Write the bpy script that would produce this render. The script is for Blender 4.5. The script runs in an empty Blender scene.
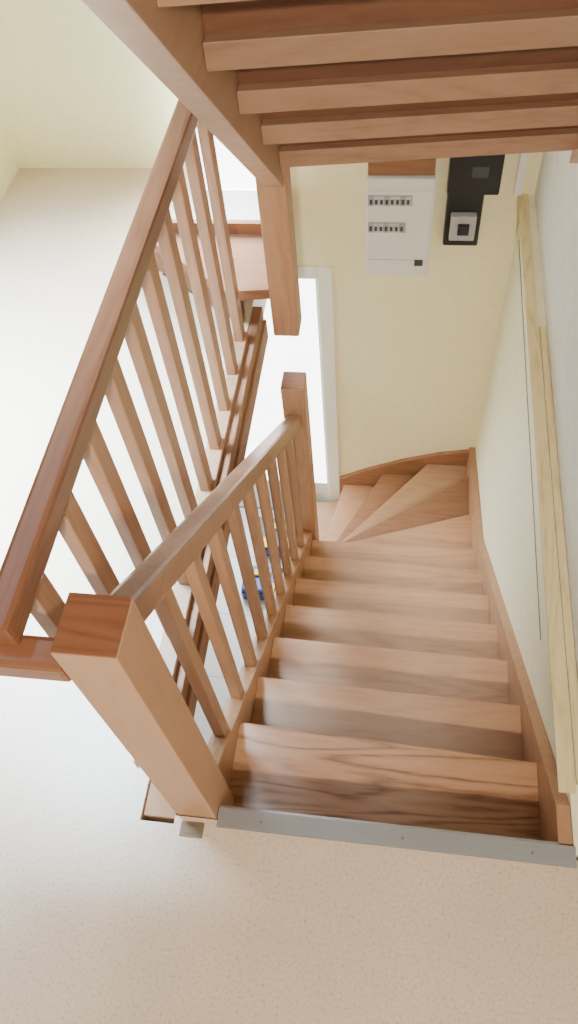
import bpy, bmesh, math, random
from mathutils import Matrix, Vector
random.seed(4)
C=bpy.context.scene.collection
# ---------------------------------------------------------------- camera
CX,CY,CZ=.3530,-.4282,1.8541; YAW,PIT,ROL,FP=-.2312,.9654,-.1316,778.4
fw=Vector((math.sin(YAW)*math.cos(PIT),math.cos(YAW)*math.cos(PIT),-math.sin(PIT)))
rt=Vector((math.cos(YAW),-math.sin(YAW),0)); up=rt.cross(fw)
r2=math.cos(ROL)*rt+math.sin(ROL)*up; u2=-math.sin(ROL)*rt+math.cos(ROL)*up
cd=bpy.data.cameras.new('camera'); cam=bpy.data.objects.new('camera',cd); C.objects.link(cam)
cam.matrix_world=Matrix(((r2.x,u2.x,-fw.x,CX),(r2.y,u2.y,-fw.y,CY),(r2.z,u2.z,-fw.z,CZ),(0,0,0,1)))
cd.sensor_fit='VERTICAL'; cd.sensor_height=36; cd.lens=FP/1024*36; cd.clip_start=.01
bpy.context.scene.camera=cam
# ---------------------------------------------------------------- materials
def newmat(n):
    m=bpy.data.materials.new(n); m.use_nodes=True; nt=m.node_tree
    return m,nt,nt.nodes['Principled BSDF']
def plain(n,col,rough=.5,metal=0,bump=0,scale=60,var=.04):
    m,nt,b=newmat(n); N=nt.nodes; L=nt.links
    tc=N.new('ShaderNodeTexCoord'); no=N.new('ShaderNodeTexNoise'); no.inputs['Scale'].default_value=scale; no.inputs['Detail'].default_value=4
    L.new(tc.outputs['Object'],no.inputs['Vector'])
    cr=N.new('ShaderNodeValToRGB'); cr.color_ramp.elements[0].position=.3; cr.color_ramp.elements[1].position=.7
    cr.color_ramp.elements[0].color=[max(0,c*(1-var)) for c in col]+[1]; cr.color_ramp.elements[1].color=[min(1,c*(1+var)) for c in col]+[1]
    L.new(no.outputs['Fac'],cr.inputs['Fac']); L.new(cr.outputs['Color'],b.inputs['Base Color'])
    b.inputs['Roughness'].default_value=rough; b.inputs['Metallic'].default_value=metal
    if bump:
        bp=N.new('ShaderNodeBump'); bp.inputs['Strength'].default_value=bump; bp.inputs['Distance'].default_value=.002
        L.new(no.outputs['Fac'],bp.inputs['Height']); L.new(bp.outputs['Normal'],b.inputs['Normal'])
    return m
def wood(n,axis,dark,mid,light,rough=.42,contrast=.17,rings=6.,fine=.24,var=.14):
    m,nt,b=newmat(n); N=nt.nodes; L=nt.links
    tc=N.new('ShaderNodeTexCoord'); oi=N.new('ShaderNodeObjectInfo')
    mul=N.new('ShaderNodeVectorMath'); mul.operation='SCALE'; mul.inputs['Scale'].default_value=7.3
    comb=N.new('ShaderNodeCombineXYZ')
    for i in range(3): L.new(oi.outputs['Random'],comb.inputs[i])
    L.new(comb.outputs[0],mul.inputs[0])
    add=N.new('ShaderNodeVectorMath'); L.new(tc.outputs['Object'],add.inputs[0]); L.new(mul.outputs[0],add.inputs[1])
    mp=N.new('ShaderNodeMapping'); s=[1,1,1]; s['xyz'.index(axis)]=.12; mp.inputs['Scale'].default_value=s
    L.new(add.outputs[0],mp.inputs['Vector'])
    n1=N.new('ShaderNodeTexNoise'); n1.inputs['Scale'].default_value=rings; n1.inputs['Detail'].default_value=2; n1.inputs['Distortion'].default_value=.3
    L.new(mp.outputs[0],n1.inputs['Vector'])
    m1=N.new('ShaderNodeMath'); m1.operation='MULTIPLY'; m1.inputs[1].default_value=11; L.new(n1.outputs['Fac'],m1.inputs[0])
    m3=N.new('ShaderNodeMath'); m3.operation='PINGPONG'; m3.inputs[1].default_value=.5; L.new(m1.outputs[0],m3.inputs[0])
    n2=N.new('ShaderNodeTexNoise'); n2.inputs['Scale'].default_value=110; n2.inputs['Detail'].default_value=5; L.new(mp.outputs[0],n2.inputs['Vector'])
    n3=N.new('ShaderNodeTexNoise'); n3.inputs['Scale'].default_value=2.5; n3.inputs['Detail'].default_value=2; L.new(mp.outputs[0],n3.inputs['Vector'])
    def madd(src,f,off):
        q=N.new('ShaderNodeMath'); q.operation='MULTIPLY_ADD'; q.inputs[1].default_value=f; L.new(src,q.inputs[0])
        if isinstance(off,float): q.inputs[2].default_value=off
        else: L.new(off,q.inputs[2])
        return q.outputs[0]
    o=madd(n3.outputs['Fac'],.2,.5-.10-fine*.5-contrast*.25); o=madd(n2.outputs['Fac'],fine,o); o=madd(m3.outputs[0],contrast,o)
    cr=N.new('ShaderNodeValToRGB'); e=cr.color_ramp.elements; e[0].position=.3; e[0].color=(*dark,1); e[1].position=.72; e[1].color=(*light,1)
    k=e.new(.48); k.color=(*mid,1)
    L.new(o,cr.inputs['Fac'])
    hv=N.new('ShaderNodeHueSaturation'); mr=N.new('ShaderNodeMapRange'); mr.inputs['To Min'].default_value=1-var; mr.inputs['To Max'].default_value=1+var
    L.new(oi.outputs['Random'],mr.inputs['Value']); L.new(mr.outputs[0],hv.inputs['Value']); L.new(cr.outputs['Color'],hv.inputs['Color'])
    L.new(hv.outputs['Color'],b.inputs['Base Color']); b.inputs['Roughness'].default_value=rough
    bp=N.new('ShaderNodeBump'); bp.inputs['Strength'].default_value=.05; bp.inputs['Distance'].default_value=.001; L.new(n2.outputs['Fac'],bp.inputs['Height']); L.new(bp.outputs['Normal'],b.inputs['Normal'])
    return m
D,Mi,Li=(.27,.128,.064),(.44,.238,.126),(.53,.318,.185)
WOODX=wood('beech_tread','x',D,Mi,Li,.42)
LIGHTX=wood('pale_beech_tread','x',(.33,.165,.083),(.49,.285,.16),(.56,.36,.22),.42)
STREAK=wood('beech_tread_streaked','x',(.13,.05,.023),(.43,.23,.12),(.52,.305,.175),.4,.42,8,.24,.02)
DARKX=wood('shade_dark_riser','x',(.09,.034,.016),(.15,.062,.03),(.20,.09,.046),.45)
STEPX=wood('brown_beech_step','x',(.18,.075,.036),(.29,.14,.07),(.37,.195,.104),.5)
LANDX=wood('landing_beech','x',(.15,.06,.027),(.26,.115,.055),(.33,.165,.083),.8)
WOODY=wood('beech_along','y',D,Mi,Li); WOODZ=wood('beech_upright','z',(.26,.118,.06),(.42,.226,.123),(.51,.305,.178),.42,.17,7)
NEWEL=wood('beech_newel','z',(.38,.20,.105),(.50,.287,.16),(.56,.347,.21),.42,.15,6,.2,.03)
PX=wood('shaded_overhead_beech','x',(.20,.105,.06),(.32,.182,.108),(.39,.237,.15),.5,.22,5,.28,.1); PY=wood('pale_beech_string','y',(.33,.18,.10),(.44,.262,.156),(.51,.322,.204),.5,.17,4)  # PX: beech darkened to paint the shade on the upper flight
RY=wood('beech_rail','y',(.15,.054,.025),(.25,.103,.05),(.33,.153,.08),.3,.2,8)
RX=wood('beech_rail_cross','x',(.15,.054,.025),(.25,.103,.05),(.33,.153,.08),.33,.2,8)
RI=wood('beech_inner_rail','y',(.23,.095,.046),(.36,.173,.088),(.44,.236,.132),.36,.2,8)
EG=wood('beech_end_grain','x',(.16,.053,.025),(.25,.098,.047),(.32,.14,.07),.5,.3,12)
DKY=wood('brown_edge_wood','y',(.20,.09,.045),(.34,.17,.09),(.43,.24,.135),.55,.4)
PALE=wood('pale_pine','x',(.34,.19,.095),(.48,.29,.155),(.56,.37,.22),.6)
def floor_mat():
    m,nt,b=newmat('speckled_vinyl'); N=nt.nodes; L=nt.links
    tc=N.new('ShaderNodeTexCoord')
    def ns(sc,det=2):
        n=N.new('ShaderNodeTexNoise'); n.inputs['Scale'].default_value=sc; n.inputs['Detail'].default_value=det; L.new(tc.outputs['Object'],n.inputs['Vector']); return n
    a=ns(150,3); c=ns(3.0,3)
    cr=N.new('ShaderNodeValToRGB'); e=cr.color_ramp.elements
    e[0].position=.28; e[0].color=(.57,.425,.30,1); e[1].position=.46; e[1].color=(.75,.60,.445,1); k=e.new(.60); k.color=(.76,.61,.455,1); k=e.new(.74); k.color=(.81,.69,.55,1)
    L.new(a.outputs['Fac'],cr.inputs['Fac'])
    mx=N.new('ShaderNodeMixRGB'); mx.blend_type='MULTIPLY'; mx.inputs[0].default_value=.24; L.new(cr.outputs[0],mx.inputs[1]); L.new(c.outputs['Fac'],mx.inputs[2])
    L.new(mx.outputs[0],b.inputs['Base Color']); b.inputs['Roughness'].default_value=.32
    return m
FLOOR=floor_mat()
def tile_mat():
    m,nt,b=newmat('lower_floor_tiles'); N=nt.nodes; L=nt.links
    tc=N.new('ShaderNodeTexCoord'); br=N.new('ShaderNodeTexBrick'); L.new(tc.outputs['Object'],br.inputs['Vector'])
    br.offset=0; br.inputs['Scale'].default_value=1; br.inputs['Brick Width'].default_value=.4; br.inputs['Row Height'].default_value=.4; br.inputs['Mortar Size'].default_value=.004
    br.inputs['Color1'].default_value=(.70,.73,.76,1); br.inputs['Color2'].default_value=(.74,.76,.78,1); br.inputs['Mortar'].default_value=(.52,.52,.52,1)
    L.new(br.outputs['Color'],b.inputs['Base Color']); b.inputs['Roughness'].default_value=.3
    return m
TILE=tile_mat()
YEL=plain('yellow_plaster',(.95,.885,.575),.85,0,.15,35,.03)
YELB=plain('pale_lemon_plaster',(.94,.925,.59),.85,0,.15,35,.03)
WHT=plain('cream_panel',(.92,.89,.64),.85,0,.2,25,.04)
WHT2=plain('white_plaster',(.85,.85,.78),.85,0,.3,25,.05)
BOARD=wood('yellowed_board','y',(.52,.40,.17),(.76,.63,.33),(.83,.72,.42),.6,.3,7,.35,.06)
SEAM=plain('dark_seam',(.30,.26,.15),.8)
CASE=plain('white_plastic',(.84,.85,.82),.35,0,0,8,.02)
GREYP=plain('grey_plastic',(.45,.47,.48),.4)
LGREY=plain('light_grey_plastic',(.66,.68,.68),.4)
BLK=plain('black_plastic',(.018,.02,.024),.35)
DGREY=plain('dark_grey_plastic',(.06,.068,.075),.4)
STEEL=plain('brushed_steel',(.40,.42,.43),.45,.75,.05,200,.05)
SCREW=plain('screw_steel',(.25,.26,.27),.4,.8)
RUST=plain('dull_metal',(.22,.17,.11),.55,.5)
PAINT=plain('cream_gloss_paint',(.95,.94,.87),.35)
FRAME_GLARE=plain('white_frame_and_glare',(.94,.95,.96),.5)  # white for the window frame and for the painted floor glare
BLUE=plain('blue_plastic',(.012,.05,.30),.35); YELP=plain('yellow_plastic',(.85,.50,.02),.4)
def glow(n,col,s):
    m,nt,b=newmat(n); b.inputs['Base Color'].default_value=(.9,.93,.95,1); b.inputs['Emission Color'].default_value=(*col,1); b.inputs['Emission Strength'].default_value=s; b.inputs['Roughness'].default_value=.3
    return m
GLASS=glow('daylit_frosted_glass',(.95,.98,1),7.0)
# ---------------------------------------------------------------- mesh helpers
def link(name,bm,mat,parent=None):
    bmesh.ops.recalc_face_normals(bm,faces=bm.faces)
    me=bpy.data.meshes.new(name); bm.to_mesh(me); bm.free(); me.materials.append(mat)
    o=bpy.data.objects.new(name,me); C.objects.link(o)
    if parent is not None:
        o.parent=parent; o.matrix_parent_inverse=Matrix.Translation(-parent_base(parent))
    return o
BASE={}
def parent_base(p): return BASE.get(p.name,Vector((0,0,0)))
def thing(name,label,cat,loc,group=None):
    o=bpy.data.objects.new(name,None); C.objects.link(o); o.location=loc; o.empty_display_size=.05; BASE[o.name]=Vector(loc)
    return tag(o,label,cat,group)
def tag(o,label,cat,group=None):
    o['label']=label; o['category']=cat
    if group: o['group']=group
    return o
def prism(bm,poly,axis,a,b,bev=0):
    ix='xyz'.index(axis); oth=[i for i in range(3) if i!=ix]
    def P(q,t):
        v=[0,0,0]; v[ix]=t; v[oth[0]]=q[0]; v[oth[1]]=q[1]; return v
    A=[bm.verts.new(P(q,a)) for q in poly]; B=[bm.verts.new(P(q,b)) for q in poly]; n=len(poly)
    fs=[bm.faces.new(A),bm.faces.new(B[::-1])]+[bm.faces.new((A[i],B[i],B[(i+1)%n],A[(i+1)%n])) for i in range(n)]
    if bev:
        es={e for f in fs for e in f.edges}
        bmesh.ops.bevel(bm,geom=list(es),offset=bev,segments=2,profile=.6,affect='EDGES')
    return bm
def box(bm,x0,x1,y0,y1,z0,z1,bev=0): return prism(bm,[(x0,y0),(x1,y0),(x1,y1),(x0,y1)],'z',z0,z1,bev)
def nb(): return bmesh.new()
def bx(name,mat,parent,x0,x1,y0,y1,z0,z1,bev=0): return link(name,box(nb(),x0,x1,y0,y1,z0,z1,bev),mat,parent)
def struct(o): o['kind']='structure'; return o
# ---------------------------------------------------------------- setting
G,R=.2232,.19; W=.79; XE=-.18; YB=2.37; ZL=-12*R; YF=-.030; WU=W+.038
def bp(u,v,ax,val):
    d=fw+r2*((u-289)/FP)+u2*((512-v)/FP); o=Vector((CX,CY,CZ)); i='xyz'.index(ax); t=(val-o[i])/d[i]; return o+d*t
XR=-.50
bm=nb(); box(bm,-1.34,XE,-2.2,2.37,-.18,0); box(bm,-1.34,XR,2.37,2.54,-.18,0); box(bm,XE,-.100,-2.2,-.06,-.18,0); box(bm,-.100,WU,-2.2,YF-.011,-.18,0)
struct(link('floor',bm,FLOOR))
struct(bx('floor_lower',TILE,None,-1.6,W,-.9,YB,ZL-.05,ZL))
struct(bx('wall_right_lower',WHT,None,W,W+.2,YF,YB+.1,ZL,-.0))
struct(bx('wall_right',WHT2,None,WU,W+.25,-2.2,YB+.1,0.0,3.0))
DX0,DX1,DZ1=-.86,-.03,-.40; WA,WB,WH=XR+.004,-.14,1.15
bm=nb()
box(bm,DX1,W,YB,YB+.14,ZL,0)
box(bm,-1.6,DX0,YB,YB+.14,ZL,-.185); box(bm,DX0,DX1,YB,YB+.14,DZ1,-.185); box(bm,XR+.001,DX1,YB,YB+.14,-.185,0)
box(bm,WB,WU,YB,YB+.14,0,3); box(bm,XR,WB,YB,YB+.14,WH,3)
struct(link('wall_back',bm,YEL))
struct(bx('wall_back_left',YELB,None,-1.5,-.45,2.54,2.68,-.18,3))
struct(bx('wall_left',YELB,None,-1.48,-1.34,1.75,2.54,-.18,3))
struct(bx('wall_left_lower',WHT,None,-1.7,-1.6,-.9,YB,ZL,-.18))
wd=struct(bx('window_1',GLASS,None,WA+.008,WB-.008,YB+.004,YB+.014,.013,WH-.012))
bm=nb()
for a in ((WA,WA+.008,.013,WH),(WB-.008,WB,.013,WH),(WA+.008,WB-.008,WH-.012,WH)): box(bm,a[0],a[1],YB+.002,YB+.05,a[2],a[3])
link('window_frame',bm,FRAME_GLARE,wd)
struct(bx('floor_glare_board',FRAME_GLARE,None,-.60,XE-.002,1.898,YB-.0005,.0008,.012,.003))  # white board added to paint the window glare onto the floor
dr=struct(bx('door_1',GLASS,None,DX0+.1,DX1-.016,YB+.008,YB+.018,ZL+.30,DZ1-.028))
bm=nb()
for a in ((DX0+.02,DX0+.11,ZL,DZ1-.01),(DX1-.018,DX1-.005,ZL,DZ1-.01),(DX0+.11,DX1-.018,DZ1-.032,DZ1-.01),(DX0+.11,DX1-.018,ZL+.005,ZL+.31)): box(bm,a[0],a[1],YB+.004,YB+.05,a[2],a[3],.003)
link('door_leaf_frame',bm,PAINT,dr)
bm=nb(); box(bm,DX1-.005,DX1+.062,YB-.018,YB-.001,ZL,DZ1+.045,.004); box(bm,DX0-.06,DX0,YB-.018,YB-.001,ZL,DZ1+.045,.004); box(bm,DX0,DX1-.005,YB-.018,YB-.001,DZ1-.01,DZ1+.045,.004)
struct(link('trim_1',bm,PAINT))
bm=nb(); box(bm,XE,XE+.034,.06,1.70,-.17,-.006,.003); box(bm,XE+.034,XE+.043,.06,1.70,-.15,-.065,.003)
struct(link('trim_2',bm,DKY))
bm=nb(); box(bm,XE+.002,-.101,-.046,.03,-.18,-.010,.003)
struct(link('trim_3',bm,PALE))
a=bp(519,240,'x',W); b_=bp(541,640,'x',W)
struct(link('trim_4',prism(nb(),[(a.y,a.z-.003),(b_.y,b_.z-.003),(b_.y,b_.z+.003),(a.y,a.z+.003)],'x',W-.002,W-.0004),SEAM))
tag(bx('ledge_board',BOARD,None,W-.026,W+.012,.10,YB-.01,.0005,.008,.001),'long yellowed ledge board running along right wall at floor level','board')
tag(bx('ledge_board',BOARD,None,W+.0145,WU-.002,.12,1.62,.0005,.009,.001),'shorter yellowed board lying behind the long ledge board','board')
# ---------------------------------------------------------------- lower staircase
S=thing('staircase','wooden winder staircase descending from the upper floor beside right wall','staircase',(.37,.8,ZL))
XI,XO=-.02,.758; SK=.018
def strip(xa,xb,ya,yb,z0,z1,skew,bev=0): return prism(nb(),[(xa,ya+skew),(xb,ya),(xb,yb),(xa,yb+skew)],'z',z0,z1,bev)
for k in range(1,8):
    s=SK if k<7 else 0
    ya=(k-1)*G-.025 if k>1 else YF+.001
    link('tread',strip(XI,XO,ya,k*G,-k*R-.030,-k*R,s,.0012) if k>1 else prism(nb(),[(XI,ya),(XO,ya),(XO,G),(XI,G+.032)],'z',-R-.030,-R,.0012),STREAK if k==1 else WOODX,S)
    sr=SK if k>1 else 0
    yr=(k-1)*G-.022 if k>1 else YF+.018
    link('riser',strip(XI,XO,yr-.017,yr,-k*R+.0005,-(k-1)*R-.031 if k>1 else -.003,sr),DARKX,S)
Z8,Z9,Z10,Z11,Z12,Z13=-1.52,-1.60,-1.69,-1.80,-1.93,-2.10
wind=[([(0,7*G-.022),(XO,7*G-.022),(XO,1.90),(0,1.625)],Z8,WOODX),  # alternating pale and brown treads paint lit and shaded wedges into the fan
 ([(0,1.60),(XO,1.872),(XO,2.20),(0,1.65)],Z9,STEPX),
 ([(0,1.63),(XO,2.17),(XO,2.344),(.54,2.344),(0,1.665)],Z10,LIGHTX),
 ([(0,1.64),(.565,2.344),(.29,2.344),(-.03,1.667)],Z11,STEPX),
 ([(-.03,1.667),(.315,2.344),(.06,2.344),(-.07,1.667)],Z12,WOODX),
 ([(-.07,1.667),(.085,2.344),(-.30,2.30),(-.13,1.667)],Z13,LIGHTX)]
for poly,z,m in wind: link('tread',prism(nb(),poly,'z',z-.03,z,.0012),m,S)
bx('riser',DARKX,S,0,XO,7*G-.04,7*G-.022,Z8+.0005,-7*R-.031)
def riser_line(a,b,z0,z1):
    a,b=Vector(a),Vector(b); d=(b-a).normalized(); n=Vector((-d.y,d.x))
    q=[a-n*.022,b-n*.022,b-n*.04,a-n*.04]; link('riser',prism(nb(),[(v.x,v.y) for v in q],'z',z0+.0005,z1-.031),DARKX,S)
riser_line((0.01,1.628),(XO,1.90),Z9,Z8); riser_line((.02,1.665),(XO,2.20),Z10,Z9); riser_line((.01,1.68),(.54,2.344),Z11,Z10); riser_line((-.02,1.69),(.29,2.344),Z12,Z11); riser_line((-.065,1.69),(.06,2.344),Z13,Z12)
sl=R/G
zt=lambda y,o:-sl*y+o
link('stringer',prism(nb(),[(.059,zt(.059,.07)),(1.576,zt(1.576,.07)),(1.576,zt(1.576,-.24)),(.059,zt(.059,-.24))],'x',-.068,-.021,.003),WOODY,S)
link('stringer',prism(nb(),[(YF+.001,-.004),(.075,-.004),(1.60,zt(1.60,.07)),(2.344,-1.55),(2.368,-1.55),(2.368,-2.0),(1.6,zt(1.6,-.26)),(YF+.001,zt(0,-.26))],'x',XO,W-.001,.002),WOODY,S)
link('stringer',prism(nb(),[(W-.002,-1.56),(.6,-1.605),(.4,-1.68),(.2,-1.78),(.036,-1.88),(.036,-2.25),(W-.002,-1.95)],'y',2.345,2.368,.002),STEPX,S)
# ---------------------------------------------------------------- inner railing of the lower flight
Q=thing('stair_railing','wooden stair railing between two square newels, sloping down beside the treads','railing',(-.048,.8,-.6))
hn,wn,xn,yn=.8986,.0475,-.0500,.009
bx('newel_post',NEWEL,Q,xn-wn,xn+wn,yn-wn,yn+wn,-.30,hn-.004,.003)
bx('newel_cap',EG,Q,xn-wn+.001,xn+wn-.001,yn-wn+.001,yn+wn-.001,hn-.0035,hn,.001)
bx('newel_post',WOODZ,Q,-.09,-.001,1.577,1.666,-1.95,-.296,.003)
bx('newel_cap',EG,Q,-.089,-.002,1.578,1.665,-.2955,-.292,.001)
ra=.86+sl*.05
link('handrail',prism(nb(),[(yn+wn,zt(yn+wn,ra)),(1.576,zt(1.576,ra)),(1.576,zt(1.576,ra-.075)),(yn+wn,zt(yn+wn,ra-.075))],'x',-.072,-.022,.009),RI,Q)
def bal(x,y,z0,z1,par,wx,wy):
    return link('baluster',box(nb(),x-wx,x+wx,y-wy,y+wy,z0,z1,.003),WOODZ,par)
for i in range(9):
    y=.195+i*.152
    bal(-.046,y,zt(y,.055),zt(y,ra-.065),Q,.0145,.0185)
# ---------------------------------------------------------------- guard railing
GR=thing('guard_railing','long level wooden guard railing along the left edge of stairwell','railing',(-.185,.8,0))
xg,zg=-.192,.869
link('handrail',box(nb(),xg-.0235,xg+.0235,-.012,1.62,zg-.027,zg+.027,.009),RY,GR)
bx('cross_rail',RX,GR,-.62,xn-wn-.001,-.040,.012,zg-.080,zg-.028,.009)
bx('sole_plate',LIGHTX,GR,-.222,XE+.010,.062,1.54,.0,.022,.003)
for i in range(10):
    bal(xg-.002,.10+i*.157,.018,zg-.022,GR,.015,.0235)
# ---------------------------------------------------------------- upper staircase
U=thing('staircase','wooden staircase rising overhead above the lower flight, seen from behind','staircase',(.37,1.62,.5))
ug,ur=.2065,.1885; y1,z1=1.545,.622; UX=-.008; US=.085
def ustrip(ya,yb,z0,z1,bev=0): return prism(nb(),[(UX,ya),(W,ya+US),(W,yb+US),(UX,yb)],'z',z0,z1,bev)
for k in range(0,10):
    yb,zb=y1-k*ug,z1+k*ur
    link('tread',ustrip(yb,yb+.25,zb,zb+.048,.002),PX,U)
    link('riser',ustrip(yb+.026,yb+.042,zb+.0485,zb+ur-.001),DARKX,U)  # dark riser colour paints the shade in the recess between boards
us=ur/ug
zs=lambda y,o:z1-us*(y-y1)+o
link('stringer',prism(nb(),[(1.576,zs(1.576,-.05)),(1.576,zs(1.576,.30)),(-.35,zs(-.35,.30)),(-.35,zs(-.35,-.05))],'x',-.066,-.009,.003),PY,U)
link('stringer',prism(nb(),[(1.70,zs(1.70,.06)),(1.70,zs(1.70,.36)),(-.35,zs(-.35,.36)),(-.35,zs(-.35,.06))],'x',W+.001,W+.028,.003),PY,U)
bx('newel_post',WOODZ,U,-.09,-.001,1.577,1.666,-.03,1.25,.004)
link('tread',prism(nb(),[(-.09,1.58),(-.09,1.87),(-.58,1.87),(-.58,1.85),(-.23,1.565)],'z',.13,.17,.0015),LANDX,U)
link('riser',prism(nb(),[(-.555,1.85),(-.54,1.862),(-.205,1.605),(-.22,1.593)],'z',0.023,.13),LANDX,U)
bx('back_board',LANDX,U,-.60,-.09,1.872,1.895,.001,.21,.002)
# ---------------------------------------------------------------- metal nosing and plate
t=thing('threshold_strip','grey metal nosing strip screwed across the top of the stairs','threshold',(.38,YF,0))
y=YF+.012
link('strip',prism(nb(),[(y-.039,.0005),(y-.037,.004),(y+.004,.005),(y+.010,.002),(y+.010,-.022),(y+.007,-.022),(y+.006,.0005)],'x',-.000,XO-.001),STEEL,t)
link('strip_end',prism(nb(),[(y-.039,.0005),(y-.037,.004),(y+.004,.005),(y+.006,.0005)],'x',XO-.001,W+.002),STEEL,t)
for x in (.10,.42,.70):
    bm=nb(); bmesh.ops.create_cone(bm,cap_ends=True,segments=16,radius1=.003,radius2=.0026,depth=.0008,matrix=Matrix.Translation((x,y-.018,.0048))); link('screw',bm,SCREW,t)
bm=nb(); box(bm,-.082,-.028,-.085,-.052,.0005,.003,.0008); box(bm,-.07,-.04,-.078,-.06,.003,.0055,.001)
tag(link('floor_plate',bm,RUST),'small dull metal plate on the floor in front of big newel','plate')
# ---------------------------------------------------------------- electrical panel
E=thing('distribution_board','white electrical distribution board with two rows of breakers on yellow wall','fuse box',(.31,YB,-.37))
x0,x1,z0,z1_=.182,.445,-.345,.105
bx('case',CASE,E,x0,x1,YB-.07,YB-.001,z0,z1_,.006)
bx('cover',CASE,E,x0+.008,x1-.008,YB-.078,YB-.0705,z0+.09,z1_-.045,.003)
bx('lower_cover',CASE,E,x0+.008,x1-.008,YB-.076,YB-.0705,z0+.01,z0+.085,.003)
for zc,nbk in ((.02,8),(-.10,7)):
    bx('breaker_rail',GREYP,E,x0+.008,x0+.016+nbk*.0205,YB-.0795,YB-.0785,zc-.024,zc+.024)
    for i in range(nbk):
        a=x0+.011+i*.0205; b=bx('breaker',LGREY if i%3 else GREYP,E,a,a+.019,YB-.086,YB-.08,zc-.02,zc+.02,.001)
        bx('toggle',DGREY,b,a+.004,a+.015,YB-.092,YB-.0865,zc-.009,zc+.009,.001)
bx('label_sticker',DGREY,E,x1-.06,x1-.025,YB-.0792,YB-.0765,-.285,-.255)
tag(bx('wood_strip',STEPX,None,x0+.005,x1-.005,YB-.05,YB-.001,.108,.17,.003),'brown wooden strip on the yellow wall directly above white fuse box','board')
mt=thing('electricity_meter','black electricity meter box, the upper one right of white fuse box','meter',(.58,YB,.1))
bx('meter_body',BLK,mt,.49,.685,YB-.08,YB-.001,.045,.225,.008)
bx('display',DGREY,mt,.575,.635,YB-.083,YB-.0805,.12,.165,.001)
mb=thing('main_breaker','black main breaker box with grey switch unit hanging below the meter','breaker',(.56,YB,-.2))
bx('back_box',BLK,mb,.495,.635,YB-.05,YB-.001,-.205,.04,.008)
f=bx('switch_unit',GREYP,mb,.515,.615,YB-.085,YB-.0505,-.155,-.045,.005)
bx('switch_lever',BLK,f,.545,.59,YB-.1,YB-.0855,-.12,-.075,.003)
tag(bx('cable_duct',CASE,None,.745,.775,YB-.03,YB-.001,.012,.6,.003),'white plastic cable duct rising in the corner beside the meter','duct')
# ---------------------------------------------------------------- tool cases on the lower floor
def toolcase(u,v,sx,sy,h,lid,label):
    p=bp(u,v,'z',ZL); T=thing('tool_case',label,'tool case',(p.x,p.y,ZL))
    bx('case_body',BLUE,T,p.x-sx,p.x+sx,p.y-sy,p.y+sy,ZL,ZL+h,.015); bx('case_lid',lid,T,p.x-sx+.005,p.x+sx-.005,p.y-sy+.005,p.y+sy-.005,ZL+h+.0005,ZL+h+.03,.01)
    for d in (-.5,.5): bx('latch',YELP,T,p.x+d*sx-.025,p.x+d*sx+.025,p.y-sy-.01,p.y-sy+.06,ZL+h+.0305,ZL+h+.04,.003)
    bx('handle',YELP,T,p.x-.05,p.x+.05,p.y+.01,p.y+.05,ZL+h+.0305,ZL+h+.05,.006)
toolcase(264,588,.12,.09,.09,BLUE,'blue tool case with yellow latches on the tiled lower floor, nearer one')
toolcase(280,543,.15,.11,.10,DGREY,'dark lidded blue tool case on the lower floor beside the lower newel')
# ---------------------------------------------------------------- light
w=bpy.data.worlds.new('world'); w.use_nodes=True; bpy.context.scene.world=w
w.node_tree.nodes['Background'].inputs[0].default_value=(.88,.94,1,1); w.node_tree.nodes['Background'].inputs[1].default_value=.05
def area(name,loc,to,sx,sy,e,col,spread=180):
    l=bpy.data.lights.new(name,'AREA'); l.shape='RECTANGLE'; l.size=sx; l.size_y=sy; l.energy=e; l.color=col; l.spread=math.radians(spread)
    o=bpy.data.objects.new(name,l); C.objects.link(o); o.location=loc; o.rotation_euler=(Vector(to)-Vector(loc)).to_track_quat('-Z','Y').to_euler(); return o
area('ceiling_lamp',(.45,-1.85,2.6),(.4,.9,-.9),.10,.10,102,(1,.87,.72))
area('left_floor_fill',(-1.2,.95,2.5),(-1.1,.9,0),.8,1.0,140,(.62,.81,1),56)  # added fill over the left floor, in place of unseen side window daylight
area('terrace_daylight',(-.34,YB-.04,.5),(-.42,1.8,0),.30,.7,28,(.88,.95,1),110)
area('hall_daylight',(-.62,YB-.1,-1.5),(-.35,.8,-2.4),.5,1.2,24,(.92,.96,1))
